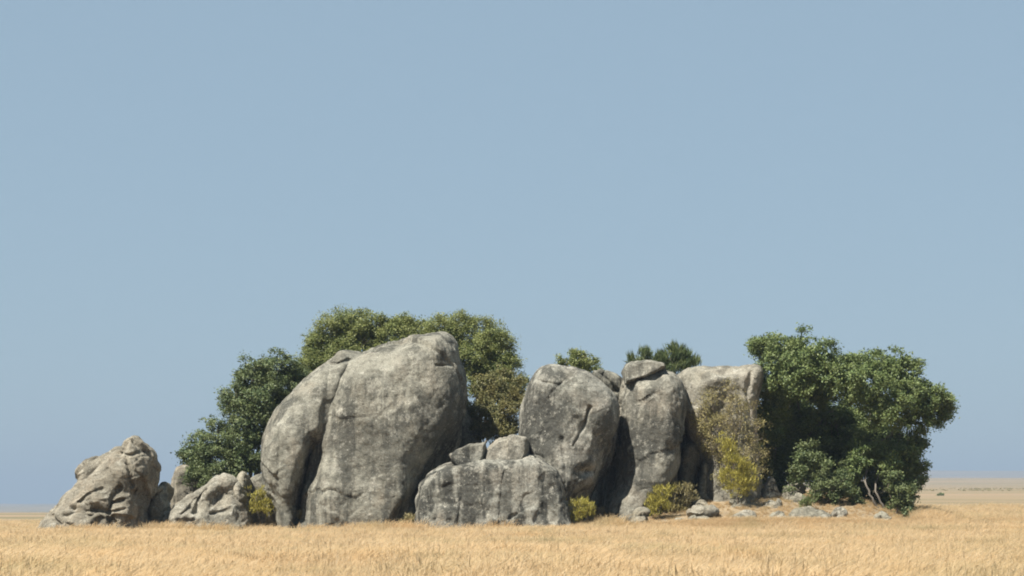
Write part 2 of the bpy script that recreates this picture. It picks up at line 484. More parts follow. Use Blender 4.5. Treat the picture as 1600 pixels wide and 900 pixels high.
    tag(o, label, category, group)
    ROCKS[name] = o
    return o

# --- the great boulder and the slab that leans on it
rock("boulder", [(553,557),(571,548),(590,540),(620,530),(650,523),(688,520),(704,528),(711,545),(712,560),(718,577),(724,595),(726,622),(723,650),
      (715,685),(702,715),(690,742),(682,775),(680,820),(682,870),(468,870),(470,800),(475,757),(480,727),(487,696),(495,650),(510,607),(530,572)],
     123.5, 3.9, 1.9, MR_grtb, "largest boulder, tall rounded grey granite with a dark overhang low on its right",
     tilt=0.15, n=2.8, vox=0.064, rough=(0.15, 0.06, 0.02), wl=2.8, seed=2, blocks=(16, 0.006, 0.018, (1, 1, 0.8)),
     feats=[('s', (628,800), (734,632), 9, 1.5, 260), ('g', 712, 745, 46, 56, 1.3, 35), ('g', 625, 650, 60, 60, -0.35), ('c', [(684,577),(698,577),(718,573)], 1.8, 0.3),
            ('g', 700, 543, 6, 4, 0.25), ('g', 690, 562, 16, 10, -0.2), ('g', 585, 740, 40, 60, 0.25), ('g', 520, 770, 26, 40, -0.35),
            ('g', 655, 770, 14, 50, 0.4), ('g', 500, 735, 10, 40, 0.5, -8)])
rock("boulder", [(551,547),(533,546),(513,561),(482,586),(447,622),(423,657),(416,696),(411,735),(417,767),(428,790),(436,812),(438,870),(530,870),
      (540,800),(546,740),(554,690),(566,640),(580,600),(586,570),(570,552)],
     122.8, 3.2, 1.8, MR_main, "tall sloping slab of grey granite leaning against the left side of the largest boulder", tilt=0.20, tiltx=0.06, n=2.5,
     vox=0.064, rough=(0.13, 0.055, 0.02), wl=2.4, seed=3, blocks=(11, 0.006, 0.02, (1, 1, 0.8)),
     feats=[('g', 486, 752, 12, 44, 3.0, -14), ('s', (466,812), (486,705), 3, 1.2, 200), ('s', (505,690), (519,562), 3, 0.2, 200), ('g', 450, 690, 25, 60, -0.3, -15), ('c', [(512,566),(528,572),(548,564)], 2.2, 0.3),
            ('c', [(440,650),(448,700),(444,760)], 2.5, 0.1), ('g', 425, 780, 20, 25, 0.4), ('g', 545, 600, 8, 50, 0.5, -16)])
# --- low slab and the two blocks on it
rock("boulder", [(652,798),(653,785),(658,760),(670,742),(698,730),(747,724),(793,722),(825,715),(847,720),(868,736),(876,755),(879,778),(889,803),(898,826),(900,870),(656,870),(650,830)],
     119.6, 2.2, 0.42, MR_slab, "low wide granite slab with dark vertical water streaks at the front of the kopje", tilt=0.16, n=4.0, vox=0.052, smooth=0, blocks=(16, 0.015, 0.03, (0.6, 1, 1)),
     rough=(0.09, 0.05, 0.018), wl=1.9, seed=4,
     feats=[('g', 860, 770, 20, 40, 0.3), ('c', [(728,728),(724,770),(716,820)], 3.5, 0.10), ('c', [(790,726),(783,770),(780,820)], 3, 0.08)])
rock("stone_block", [(703,711),(714,703),(733,695),(759,692),(757,706),(753,727),(714,729),(707,722)], 119.6, 1.1, 0.10, MR_strk,
     "small pointed stone block resting on the left end of the streaked low slab", "stone", n=6.0, smooth=0, vox=0.04, rough=(0.05, 0.03, 0.012), wl=1.2, seed=5, tilt=0.2)
rock("stone_block", [(755,727),(759,706),(765,699),(776,688),(801,682),(821,686),(823,702),(818,725),(782,729)], 119.9, 1.3, 0.10, MR_pale,
     "larger pale stone block resting on the streaked low slab beside the pointed block", "stone", n=6.0, smooth=0, vox=0.04, rough=(0.06, 0.03, 0.012), wl=1.2, seed=6, tilt=0.3, blocks=(6, 0.06, 0.05, (1, 1, 1)))
# --- middle boulders
rock("boulder", [(809,690),(808,672),(813,637),(820,612),(822,596),(838,574),(857,564),(889,571),(920,578),(936,591),(953,608),(963,631),(965,654),(959,682),(955,709),
      (945,734),(931,757),(920,782),(914,810),(914,870),(835,870),(815,780)],
     123.0, 3.2, 1.45, MR_crak, "tall cracked boulder with a dark stained left face behind the streaked low slab", tilt=0.16, tiltx=-0.02, n=2.8, vox=0.06, blocks=(13, 0.008, 0.022, (0.7, 1, 1)),
     rough=(0.13, 0.055, 0.016), wl=2.3, seed=7,
     feats=[('c', [(919,640),(910,668),(893,700)], 1.5, 0.26), ('g', 846, 660, 22, 48, 0.3), ('g', 890, 640, 18, 70, -0.25, -10), ('s', (912,800), (966,650), 5, 1.5, 250), ('g', 958, 740, 26, 56, 1.2, 30), ('g', 912, 738, 11, 7, 0.6, 15),
            ('g', 915, 800, 36, 28, 2.2, 10), ('c', [(838,598),(870,606),(890,590)], 1.5, 0.12), ('c', [(878,770),(882,735),(876,690)], 3, 0.12)])
rock("stone_flake", [(922,577),(931,577),(946,579),(967,590),(982,612),(991,630),(989,642),(983,654),(979,700),(976,790),(974,850),(945,850),(942,700),(938,610)], 125.8, 1.6, 0.4, MR_main,
     "thin rock flake standing behind the top right edge of the tall cracked boulder", "rock", n=2.8, vox=0.06, rough=(0.08, 0.04, 0.014), wl=1.4, seed=8, tilt=0.1,
     feats=[('g', 962, 760, 40, 100, 1.9), ('c', [(929,580),(950,596),(962,612)], 2.2, 0.4), ('c', [(944,580),(940,592)], 1.6, 0.3)])
rock("boulder", [(977,596),(985,589),(1010,582),(1030,578),(1050,582),(1063,597),(1071,622),(1071,642),(1067,663),(1066,692),(1062,725),(1058,760),(1055,800),(1052,870),(950,870),
      (946,785),(958,765),(965,745),(965,715),(966,662),(970,625)],
     124.6, 3.0, 1.05, MR_eggs, "egg-shaped boulder narrowing to its foot, carrying a flat cap stone", tilt=0.14, n=2.6, vox=0.06, rough=(0.11, 0.055, 0.02), wl=2.2, seed=9, blocks=(9, 0.008, 0.018, (0.8, 1, 1)),
     feats=[('s', (985,812), (1082,712), 6, 1.5, 250), ('g', 1060, 780, 44, 32, 1.6, 42), ('c', [(985,632),(1000,630),(1012,622)], 1.4, 0.12), ('g', 1025, 640, 28, 34, -0.2), ('g', 1040, 702, 7, 10, 0.25)])
rock("cap_stone", [(972,580),(977,570),(986,566),(1009,564),(1034,566),(1041,576),(1030,582),(1022,586),(1010,592),(993,598),(975,603)], 124.2, 1.7, 0.16, MR_eggs,
     "flat cap stone lying on top of the egg-shaped boulder", "stone", n=4.0, vox=0.045, rough=(0.05, 0.03, 0.012), wl=1.1, seed=10, tilt=0.35, smooth=0)
rock("boulder", [(1054,590),(1066,576),(1084,569),(1130,570),(1176,567),(1188,572),(1193,586),(1186,612),(1178,641),(1180,672),(1182,720),(1186,870),(1096,870),(1094,769),(1084,715),(1073,672),(1062,650),(1056,620)],
     126.6, 2.6, 0.9, MR_pale, "pale square-topped boulder behind the dry brown shrub", tilt=0.12, n=3.4, blocks=(14, 0.012, 0.035, (1, 1, 0.8)), vox=0.06, rough=(0.10, 0.05, 0.016), wl=1.9, seed=11,
     feats=[('g', 1082, 730, 24, 70, 1.6, -24), ('s', (1075,600), (1180,575), 4, -0.15, 40), ('g', 1110, 600, 26, 20, -0.2), ('c', [(1168,585),(1160,620),(1166,665)], 3.5, 0.2), ('g', 1083, 590, 6, 12, 0.3, 20), ('g', 1140, 640, 30, 40, 0.25)])
rock("stone_slab", [(1066,697),(1078,692),(1091,697),(1096,713),(1088,738),(1084,762),(1083,850),(1058,850),(1060,760),(1063,715)], 126.0, 0.9, 0.4, MR_gray,
     "dark upright stone in the shaded gap right of the egg-shaped boulder", "stone", vox=0.045, rough=(0.06, 0.03, 0.012), wl=1.0, seed=12)
rock("stone_wedge", [(1098,720),(1106,724),(1113,737),(1121,760),(1129,780),(1130,850),(1084,850),(1087,776),(1092,750)], 125.0, 0.8, 0.4, MR_gray,
     "pale wedge-shaped stone standing upright below the square-topped boulder", "stone", n=2.6, vox=0.045, rough=(0.06, 0.03, 0.012), wl=0.9, seed=13, feats=[('c', [(1106,730),(1104,760),(1112,785)], 2, 0.2)])
# shaded rock mass at the back of the gaps
rock("boulder", [(690,670),(716,618),(738,640),(756,690),(775,760),(775,870),(680,870)], 127.2, 1.6, 0.9, MR_main, "shaded rock in the dark gap right of the largest boulder", seed=14, vox=0.09)
rock("boulder", [(930,640),(955,596),(1000,592),(1060,605),(1100,640),(1118,870),(920,870)], 128.6, 1.7, 0.6, MR_main, "shaded back wall of rock seen in the gap behind the upright stones", seed=15, vox=0.09)
rock("boulder", [(800,700),(812,682),(826,676),(842,700),(842,870),(770,870),(785,722)], 122.6, 1.0, 0.5, MR_pale, "pale rock ledge between the bush and the tall cracked boulder", "rock", seed=16, vox=0.06, tilt=0.2)

# --- folded outcrop on the far left
rock("rock_outcrop", [(213,678),(222,688),(236,704),(244,727),(245,753),(238,770),(232,800),(231,870),(64,870),(61,830),(73,811),(93,788),(107,771),(128,750),(156,727),(182,708),(191,699),(197,686)],
     120.3, 2.5, 1.15, MR_left, "craggy folded outcrop with a pale peak, alone at the far left", "rock", tilt=0.32, tiltx=0.02, n=2.1, vox=0.052, smooth=0,
     rough=(0.08, 0.045, 0.022), wl=1.35, seed=17, strata=((0.35, 0.94), 0.8, 0.045), blocks=(28, 0.02, 0.032, (1.6, 1, 0.55)),
     feats=[('c', [(189,706),(200,712),(214,712),(228,704)], 2.2, 0.3), ('g', 192, 706, 5, 4, 0.3), ('s', (214,830), (240,712), 4, 1.5, 300), ('c', [(222,770),(218,800),(218,820)], 3, 0.5),
            ('g', 172, 778, 26, 15, -0.3, -8), ('g', 196, 740, 16, 26, -0.35, 30), ('c', [(137,786),(150,774),(172,764)], 2.5, 0.22), ('c', [(118,806),(140,802),(160,806)], 2.5, 0.25), ('s', (215,790), (140,802), 3, 0.22, 40), ('s', (216,772), (165,777), 3, 0.16, 40), ('c', [(200,762),(190,775),(184,800),(190,815)], 3, 0.35),
            ('g', 130, 797, 9, 8, 0.3), ('g', 112, 785, 9, 7, 0.25, 20), ('c', [(75,808),(95,807),(115,819)], 2.2, 0.4), ('c', [(150,800),(172,797),(186,800)], 3, 0.35), ('c', [(186,788),(205,782)], 2.2, 0.3), ('c', [(188,800),(208,795)], 2.2, 0.3),
            ('c', [(205,716),(213,740),(218,760)], 2.2, 0.3), ('g', 208, 692, 9, 12, -0.3), ('c', [(120,770),(150,752),(176,735)], 3.5, 0.25), ('g', 155, 752, 14, 8, -0.25, 30)])
rock("rock_hump", [(119,752),(121,740),(126,732),(142,721),(162,712),(190,696),(200,720),(190,870),(125,870)], 121.9, 1.6, 0.6, MR_left,
     "rounded hump of rock showing behind the left slope of the folded outcrop", "rock", vox=0.055, blocks=(14, 0.05, 0.07, (1, 1, 0.7)), rough=(0.08, 0.05, 0.016), wl=1.2, seed=18, feats=[('c', [(122,748),(135,742)], 2.5, 0.2)])
rock("stone_cluster", [(236,768),(247,757),(259,756),(265,765),(270,780),(272,808),(272,860),(228,860),(230,800)], 121.8, 1.2, 0.5, MR_gray,
     "shaded stone tucked behind the right foot of the folded outcrop", "stone", vox=0.05, blocks=(14, 0.08, 0.10, (1, 1, 0.7)), rough=(0.07, 0.05, 0.016), wl=0.9, seed=19)
# --- small pale outcrop under the left tree
rock("boulder", [(270,748),(274,734),(286,726),(300,730),(312,742),(318,770),(318,860),(268,860),(267,770)], 125.6, 1.0, 0.4, MR_left,
     "small round-shouldered rock at the left edge of the dark green tree", "rock", vox=0.05, blocks=(8, 0.05, 0.06, (1, 1, 0.8)), rough=(0.06, 0.03, 0.012), wl=1.0, seed=20)
rock("rock_outcrop", [(258,815),(271,789),(289,776),(316,762),(336,747),(350,741),(362,744),(375,756),(383,768),(386,793),(390,818),(392,860),(252,860)], 121.6, 1.9, 0.75, MR_pale,
     "low pale folded outcrop beneath the dark green tree", "rock", tilt=0.30, vox=0.05, rough=(0.08, 0.045, 0.018), wl=1.1, seed=21, blocks=(22, 0.04, 0.05, (1, 1, 0.8)),
     feats=[('g', 352, 775, 20, 18, 0.8, 35), ('c', [(313,800),(316,780),(326,765)], 3, 0.3), ('c', [(335,803),(352,800),(365,795)], 3, 0.3), ('g', 330, 770, 12, 16, -0.3), ('c', [(290,806),(305,792),(312,775)], 3, 0.25), ('g', 372, 790, 12, 14, -0.3), ('c', [(366,760),(372,780),(380,786)], 3, 0.3)])
rock("stone_block", [(368,746),(384,735),(391,750),(390,780),(392,860),(366,860)], 122.9, 0.9, 0.35, MR_gray,
     "narrow upright stone between the pale folded outcrop and the leaning slab", "stone", vox=0.045, rough=(0.06, 0.04, 0.012), wl=0.9, seed=22)
rock("stone_block", [(384,758),(398,742),(414,738),(430,760),(434,860),(384,860)], 124.4, 1.0, 0.35, MR_main,
     "shaded stone pressed against the left foot of the leaning slab", "stone", vox=0.05, rough=(0.06, 0.03, 0.012), wl=0.9, seed=23)

# --- loose stones on the slope at the right
LOOSE = [
 ([(1188,778),(1191,758),(1197,748),(1205,744),(1213,753),(1219,776),(1222,800),(1186,800)], 125.2, 0.6, "dark upright stone at the foot of the dry brown shrub, left of the great tree"),
 ([(1225,773),(1227,758),(1238,752),(1252,753),(1261,761),(1259,769),(1244,774),(1240,785),(1226,785)], 124.8, 0.6, "rounded grey stone lying in the shade under the left side of the great tree"),
 ([(1231,787),(1235,777),(1247,774),(1258,779),(1259,792),(1232,796)], 124.0, 0.5, "pale stone just below the rounded grey stone under the great tree"),
 ([(1189,797),(1192,784),(1205,780),(1217,784),(1221,796),(1219,808),(1190,808)], 122.9, 0.5, "pale stone in front of the dark upright stone, right end of the row of three"),
 ([(1157,793),(1160,785),(1173,780),(1184,784),(1189,793),(1184,805),(1160,805)], 122.8, 0.5, "pale stone with a dark front, middle of the row of three below the yellow shrub"),
 ([(1140,791),(1142,781),(1150,778),(1158,782),(1158,794),(1154,802),(1142,802)], 122.7, 0.45, "small pale stone, left end of the row of three below the yellow shrub"),
 ([(1076,801),(1086,792),(1109,788),(1121,799),(1115,806),(1085,808)], 120.6, 0.7, "flat tilted grey slab lying right of the yellow shrubs"),
 ([(1077,813),(1084,806),(1104,806),(1112,812),(1108,824),(1080,824)], 119.9, 0.5, "thin stone partly under the flat tilted grey slab"),
 ([(987,810),(990,801),(999,796),(1011,800),(1014,812),(1010,826),(988,826)], 119.6, 0.4, "small pale stone in the grass left of the yellow shrubs"),
 ([(1143,812),(1150,802),(1163,798),(1177,803),(1183,814),(1178,826),(1146,826)], 120.2, 0.6, "wide pale stone low in the grass below the row of three"),
 ([(1234,810),(1243,801),(1262,797),(1283,798),(1296,806),(1292,820),(1238,820)], 120.6, 0.8, "broad flat pale stone in the grass in front of the great tree"),
 ([(1200,813),(1206,804),(1220,801),(1232,806),(1236,816),(1204,824)], 120.3, 0.5, "low pale stone left of the broad flat stone in front of the great tree"),
 ([(1294,800),(1303,792),(1316,793),(1323,802),(1318,814),(1296,814)], 121.3, 0.5, "low stone in the grass under the middle of the great tree"),
 ([(1366,808),(1374,800),(1386,800),(1394,808),(1388,818),(1370,818)], 120.6, 0.4, "small flat pale stone by the pale stems at the right of the great tree"),
 ([(1084,786),(1090,775),(1098,779),(1108,793),(1104,806),(1086,806)], 123.2, 0.4, "small pale chip at the foot of the wedge-shaped stone"),
]
for i, (ol, Y, T, lab) in enumerate(LOOSE):
    rock("stone", ol, Y, T, 0.22, MR_gray if i % 3 else MR_pale, lab, "stone", "loose stones on the slope", vox=0.035, n=3.4, smooth=0, blocks=(7, 0.08, 0.03, (1, 1, 0.6)),
         rough=(0.05, 0.03, 0.010), wl=0.7, seed=40 + i, tilt=0.5)

rs0 = np.random.default_rng(77)
SMALL_STONE = ["small stone in the grass right of the flat tilted grey slab", "tiny stone at the left foot of the yellow-green shrub",
    "small stone directly in front of the row of three stones, at its right end", "small stone between the row of three and the green sprig",
    "small stone just right of the green sprig under the great tree", "small stone just left of the thin stone under the tilted slab",
    "tiny stone in the grass between the small pale stone and the faded olive shrub", "small stone right of the broad flat pale stone",
    "small stone in front of the shade in the middle of the great tree", "small stone low in the grass touching the wide pale stone",
    "small stone at the front edge of the broad flat pale stone", "tiny stone at the right front corner of the broad flat pale stone",
    "small stone between the tilted slab and the wide pale stone", "tiny stone in front of the low pale stone left of the broad flat stone"]
for i, (px, py, w) in enumerate([(1128,806,9),(1133,797,7),(1196,806,8),(1224,796,8),(1272,794,9),(1060,812,8),(1040,816,7),(1308,808,9),(1338,803,8),(1170,818,9),(1252,816,8),(1285,816,7),(1112,814,8),(1210,816,7)]):
    Y = 125.5 - (py - 785) * 0.19
    th = np.linspace(0, 2 * math.pi, 9)[:-1] + rs0.uniform(-.2, .2, 8)
    ol = [(px + w * math.cos(t) * rs0.uniform(.8, 1.15), py - w * 0.55 * math.sin(t) * rs0.uniform(.8, 1.2) + (6 if math.sin(t) < -0.3 else 0)) for t in th]
    rock("stone", ol, Y, 0.3, 0.16, MR_gray if i % 2 else MR_pale, SMALL_STONE[i], "stone",
         "small scattered stones", vox=0.035, n=2.6, rough=(0.05, 0.03, 0.010), wl=0.6, seed=140 + i, tilt=0.4)

# ---------------------------------------------------------------- trees and shrubs
def tube(path, r0, r1, sides=7, seed=0, wob=0.06):
    path = np.asarray(path, float)
    # smooth the path
    t = np.linspace(0, len(path) - 1, 4 * (len(path) - 1) + 1)
    P = np.stack([np.interp(t, np.arange(len(path)), path[:, k]) for k in range(3)], -1)
    for _ in range(3): P[1:-1] = 0.25 * P[:-2] + 0.5 * P[1:-1] + 0.25 * P[2:]
    L = len(P)
    rr = np.random.default_rng(seed)
    P[1:-1] += rr.normal(0, wob, (L - 2, 3)) * min(1.0, r0 * 6)
    T_ = np.gradient(P, axis=0); T_ /= np.linalg.norm(T_, axis=1, keepdims=True) + 1e-9
    ref = np.array([0.31, 0.95, 0.05])
    U = np.cross(T_, ref); U /= np.linalg.norm(U, axis=1, keepdims=True) + 1e-9
    W = np.cross(T_, U)
    rad = np.linspace(r0, r1, L)[:, None] * (1 + rr.normal(0, 0.07, (L, 1)))
    th = np.arange(sides) / sides * 2 * math.pi
    V = P[:, None, :] + (np.cos(th)[None, :, None] * U[:, None, :] + np.sin(th)[None, :, None] * W[:, None, :]) * rad[:, None]
    V = V.reshape(-1, 3)
    Ii = np.arange(L * sides).reshape(L, sides)
    Q = np.stack([Ii[:-1], np.roll(Ii, -1, 1)[:-1], np.roll(Ii, -1, 1)[1:], Ii[1:]], -1).reshape(-1, 4)
    return V, Q

def join(parts):
    vs, qs, o = [], [], 0
    for V, Q in parts:
        vs.append(V); qs.append(Q + o); o += len(V)
    return np.concatenate(vs), np.concatenate(qs)

def leaves(clumps, rs_, size, per_m2=34, per_sub=70, sub_r=(0.22, 0.42), upr=0.35, narrow=0.5, fill=0.5, spiky=False):
    per_m2 *= 1.75; per_sub *= 1.75; size *= 1.0
    clumps = [(c, r * 1.10) for c, r in clumps]
    """clumps: (centre, radius) in metres. Leaves gather in small sprays set through the outer half of each clump."""
    C, S_, O = [], [], []
    for c, r in clumps:
        n = max(4, int(per_m2 * r * r))
        d = rs_.normal(size=(n, 3)); d /= np.linalg.norm(d, axis=1, keepdims=True)
        rad = r * (fill + (1.06 - fill) * rs_.random(n) ** 0.7)
        out = rs_.random(n) < 0.16
        rad[out] *= 1.0 + 0.28 * rs_.random(out.sum())
        lump = 1 + 0.34 * vnoise(d * 1.7 + c * 3.1, 3)
        C.append(c + d * (rad * lump)[:, None] * np.array([1.0, 1.0, 0.92]))
        S_.append(rs_.uniform(*sub_r, n) * np.where(out, 0.6, 1)); O.append(d)
    C, S_, O = np.concatenate(C), np.concatenate(S_), np.concatenate(O)
    cnt = np.maximum(6, (per_sub * (S_ / np.mean(sub_r)) ** 2).astype(int))
    idx = np.repeat(np.arange(len(C)), cnt)
    n = len(idx)
    p = C[idx] + rs_.normal(size=(n, 3)) * (S_[idx] * 0.48)[:, None] * np.array([1, 1, 0.75])
    nrm = O[idx] * 0.45 + rs_.normal(size=(n, 3)) * 0.55 + np.array([0, 0, upr])
    nrm /= np.linalg.norm(nrm, axis=1, keepdims=True) + 1e-9
    a = np.cross(nrm, rs_.normal(size=(n, 3))); a /= np.linalg.norm(a, axis=1, keepdims=True) + 1e-9
    if spiky:
        a = O[idx] * 0.5 + rs_.normal(size=(n, 3)) * 0.35 + np.array([0, 0, 0.8]); a /= np.linalg.norm(a, axis=1, keepdims=True)
        nrm = np.cross(a, rs_.normal(size=(n, 3))); nrm /= np.linalg.norm(nrm, axis=1, keepdims=True) + 1e-9
    b = np.cross(nrm, a)
    L = (size * rs_.uniform(0.65, 1.35, n))[:, None]; W = L * narrow
    V = np.stack([p - a * L * 0.5, p + b * W * 0.5 - a * L * 0.05, p + a * L * 0.5, p - b * W * 0.5 - a * L * 0.05], 1).reshape(-1, 3)
    return V, np.arange(n * 4).reshape(n, 4)

def plant(name, label, category, Y, base, clumps, leafmat, barkmat, size=0.13, group=None, trunk_r=0.14, trunks=None, fork=None,
          seed=1, crown_name="crown", stem_name="trunk", per_m2=34, per_sub=70, sub_r=(0.22, 0.42), narrow=0.5, twigs=2, upr=0.35, fill=0.5, spiky=False):
    """clumps: (px, py, radius px, nearer(-)/farther(+) metres)"""
    rs_ = np.random.default_rng(seed)
    k = Y / FPX
    b = m_at(base[0], base[1], Y); b[2] = float(ground_z(np.array([b[0]]), np.array([Y]))[0])
    cl = [(m_at(px, py, Y + dy), r * k) for px, py, r, dy in clumps]
    root = bpy.data.objects.new(name, None); COL.objects.link(root); root.location = b
    root.empty_display_size = 0.3
    tag(root, label, category, group)
    mean = np.mean([c for c, r in cl], axis=0)
    if fork is None: fork = b + (mean - b) * 0.35
    else: fork = m_at(fork[0], fork[1], Y)
    starts = []
    tp = []
    if trunks:
        for tr in trunks:
            path = [m_at(px, py, Y + dy) for px, py, dy in tr]
            path[0][2] = float(ground_z(np.array([path[0][0]]), np.array([path[0][1]]))[0]) - 0.15
            tp.append((path, trunk_r)); starts.append(path[-1])
    else:
        tp.append(([b - np.array([0, 0, 0.15]), b + (fork - b) * 0.5 + rs_.normal(0, 0.12, 3) * np.array([1, 1, 0]), fork], trunk_r)); starts.append(fork)
    tobj = None
    for ti, (path, r) in enumerate(tp):
        V, Q = tube(path, r, r * 0.68, 8, seed + ti)
        o = link(stem_name, mesh_np(stem_name, V - b, Q, barkmat if ti in (0, 2) else MB_dark), (0, 0, 0), root)
        tobj = tobj or o
    for i, (c, r) in enumerate(cl):
        s = min(starts, key=lambda q_: np.linalg.norm(q_ - c))
        mid = s + (c - s) * 0.5 + rs_.normal(0, 0.18, 3)
        parts = [tube([s, mid, c], trunk_r * 0.38, 0.015, 6, seed + i)]
        for j in range(twigs):
            d = rs_.normal(size=3); d /= np.linalg.norm(d); d[2] = abs(d[2]) * 0.8
            parts.append(tube([mid + (c - mid) * rs_.random(), c + d * r * 0.45, c + d * r * 0.9], trunk_r * 0.17, 0.008, 4, seed + i * 7 + j))
        V, Q = join(parts)
        link("branch", mesh_np("branch", V - b, Q, MB_dark), (0, 0, 0), tobj)
    V, Q = leaves(cl, rs_, size, per_m2, per_sub, sub_r, upr, narrow, fill, spiky)
    cr = link(crown_name, mesh_np(crown_name, V - b, Q, leafmat, smooth=False), (0, 0, 0), root)
    tag(cr, kind="stuff")
    return root

# left tree
plant("tree", "dark green leafy tree between the pale outcrop and the leaning slab", "tree", 127.2, (400, 790),
      [(430,582,30,0),(395,586,27,-.3),(370,620,25,-.4),(412,628,36,-.8),(455,602,28,.4),(385,662,34,-1),(337,690,31,-1.2),(306,714,22,-1.0),(352,716,34,-1.9),(396,702,30,-1.3),(312,740,20,-1.6),(304,738,15,-2.7),(322,750,14,-3.0),
       (376,734,18,-2.0),(440,652,30,.3),(470,590,16,.6)],
      ML_deep, MB_dark, 0.125, seed=3, trunk_r=0.2, per_m2=30)
# crowns behind the great boulder
plant("tree", "green tree crown rising behind the left shoulder of the largest boulder", "tree", 130.5, (575, 800),
      [(500,545,26,0),(522,515,25,0),(552,512,27,.2),(590,512,26,0),(628,518,26,.2),(488,572,24,-.5),(472,592,18,-.6),(655,525,24,.3),(560,545,32,-.3),(610,545,30,-.2),(530,555,28,-.4),(515,580,24,-.6)],
      ML_olive, MB_dark, 0.10, seed=5, trunk_r=0.22, per_m2=38, per_sub=84, sub_r=(0.18, 0.46), twigs=4)
plant("tree", "olive green tree crown rising behind the right shoulder of the largest boulder", "tree", 129.5, (735, 800),
      [(690,516,24,0),(722,514,26,.2),(757,528,28,0),(778,550,26,-.2),(740,555,32,-.4),(790,575,20,-.4),(710,550,26,0),(745,590,28,-.2),(775,585,22,-.6),(680,540,24,.4),(805,598,16,-.6)],
      ML_olive, MB_dark, 0.095, seed=6, trunk_r=0.2, per_m2=38, per_sub=84, sub_r=(0.18, 0.46), twigs=4)
plant("shrub", "brownish olive bush filling the space above the two stone blocks", "shrub", 126.0, (785, 720),
      [(742,640,18,.6),(750,672,18,.4),(760,600,18,.4),(786,602,26,.2),(805,622,20,0),(775,634,26,-.3),(798,648,22,-.6),(782,664,22,-.8),(768,612,18,.2),(765,655,18,-.4),(812,600,12,.3),(790,680,18,-1.0)],
      ML_oliveb, MB_dark, 0.10, seed=7, trunk_r=0.07, crown_name="foliage", stem_name="stem", per_m2=44, sub_r=(.16, .32), per_sub=60)
plant("tree", "small green tuft of a tree showing above the tall cracked boulder", "tree", 129.5, (905, 790),
      [(888,566,15,0),(906,559,14,0),(920,566,14,.1),(900,578,20,0),(932,575,8,0)], ML_olive, MB_dark, 0.10, seed=8, trunk_r=0.1, per_m2=44, sub_r=(.14, .3), per_sub=50)
plant("tree", "feathery deep green tree top showing above the cap stone", "tree", 129.0, (1040, 790),
      [(1003,560,14,0),(1020,564,13,0),(1048,560,18,0),(1060,548,12,0),(1036,572,16,.2),(1085,570,8,0),(990,562,7,0),(1066,566,14,0)], ML_deep, MB_dark, 0.46, seed=9, trunk_r=0.11, spiky=True,
      per_m2=34, sub_r=(.14, .3), narrow=0.09, per_sub=26)
# the great tree on the right: canopy overhangs towards the viewer, deep shade under it
plant("tree", "great spreading dark green tree at the right end of the kopje", "tree", 127.5, (1345, 795),
      [(1200,545,22,-.8),(1238,545,28,-.8),(1278,563,32,-1.8),(1212,586,32,-1.6),(1262,582,31,-2.4),(1318,580,30,-1.8),(1374,575,28,-.6),(1408,584,30,-.8),(1352,604,34,-2.8),(1418,618,34,-1.4),(1458,628,28,-.8),
       (1390,636,32,-2.8),(1440,655,24,-1.0),(1478,634,16,-.4),(1306,588,26,-2.4),(1205,630,24,-.2),(1225,668,26,1.6),(1270,672,38,2.2),(1320,680,40,2.2),(1360,700,38,1.4),(1400,700,26,.2),(1424,690,16,-.4),(1250,720,34,2.4),
       (1300,730,40,2.6),(1345,745,36,1.6),(1395,755,24,-.3),(1420,735,18,-.2),(1405,783,14,-.6),(1215,720,26,2.6),(1182,540,12,-.4),(1230,775,26,3.2),(1370,780,20,.6),(1192,606,18,-1.0),(1285,605,30,.8),(1240,600,28,.6),(1198,645,16,-.8),(1206,680,13,-.6),(1192,690,24,1.6),(1190,730,26,1.6),(1200,765,22,1.6),(1185,655,16,1.4),(1345,712,14,-2.2),(1338,742,14,-2.2),(1388,714,20,-1.8),(1422,704,18,-1.4),(1364,694,20,-1.2),(1428,726,15,-1.2),(1430,752,12,-1.0),(1416,772,16,-1.4),(1440,690,10,-.8),(1330,770,22,1.0),(1400,735,20,-.8),(1240,640,40,3.2),(1300,660,45,3.4),(1350,650,42,3.2),(1260,700,42,3.6),(1320,710,44,3.6),(1380,690,32,2.2),(1215,690,30,3.4)],
      ML_green, MB_pale, 0.135, seed=12, trunk_r=0.055, per_m2=27, fill=0.42,
      trunks=[[(1374,804,-3.0),(1362,778,-3.1),(1352,756,-3.0),(1352,744,-2.0),(1358,722,0.6),(1360,640,1.4)], [(1346,800,1.6),(1338,760,2.2),(1318,720,2.6),(1300,640,1.6)], [(1388,806,-2.6),(1376,784,-2.8),(1366,764,-2.6),(1372,742,-1.2),(1392,700,0.6),(1420,650,0.4)],
              [(1300,790,2.6),(1290,740,3.2),(1262,680,3.0),(1240,610,1.2)]])
plant("shrub", "low green shrub lit in front of the shade under the great tree", "shrub", 123.8, (1288, 795),
      [(1262,718,20,0),(1250,738,14,.2),(1285,740,22,-.1),(1305,757,22,-.2),(1275,764,16,-.3),(1318,738,14,.4),(1300,780,14,-.3),(1325,772,14,0),(1262,700,12,.3),(1240,760,12,.4),(1335,785,10,.2),(1280,722,12,.6)],
      ML_deep, MB_pale, 0.12, seed=13, trunk_r=0.04, fill=0.2, crown_name="foliage", stem_name="stem", per_m2=26, sub_r=(.18, .34))
plant("shrub", "green shrub at the right foot of the great tree beside the pale stems", "shrub", 124.2, (1398, 800),
      [(1398,745,15,.3),(1408,764,16,0),(1412,784,13,-.1),(1402,790,10,0),(1421,797,8,-.1)],
      ML_deep, MB_pale, 0.12, seed=14, trunk_r=0.04, fill=0.2, crown_name="foliage", stem_name="stem", per_m2=24, sub_r=(.18, .34))
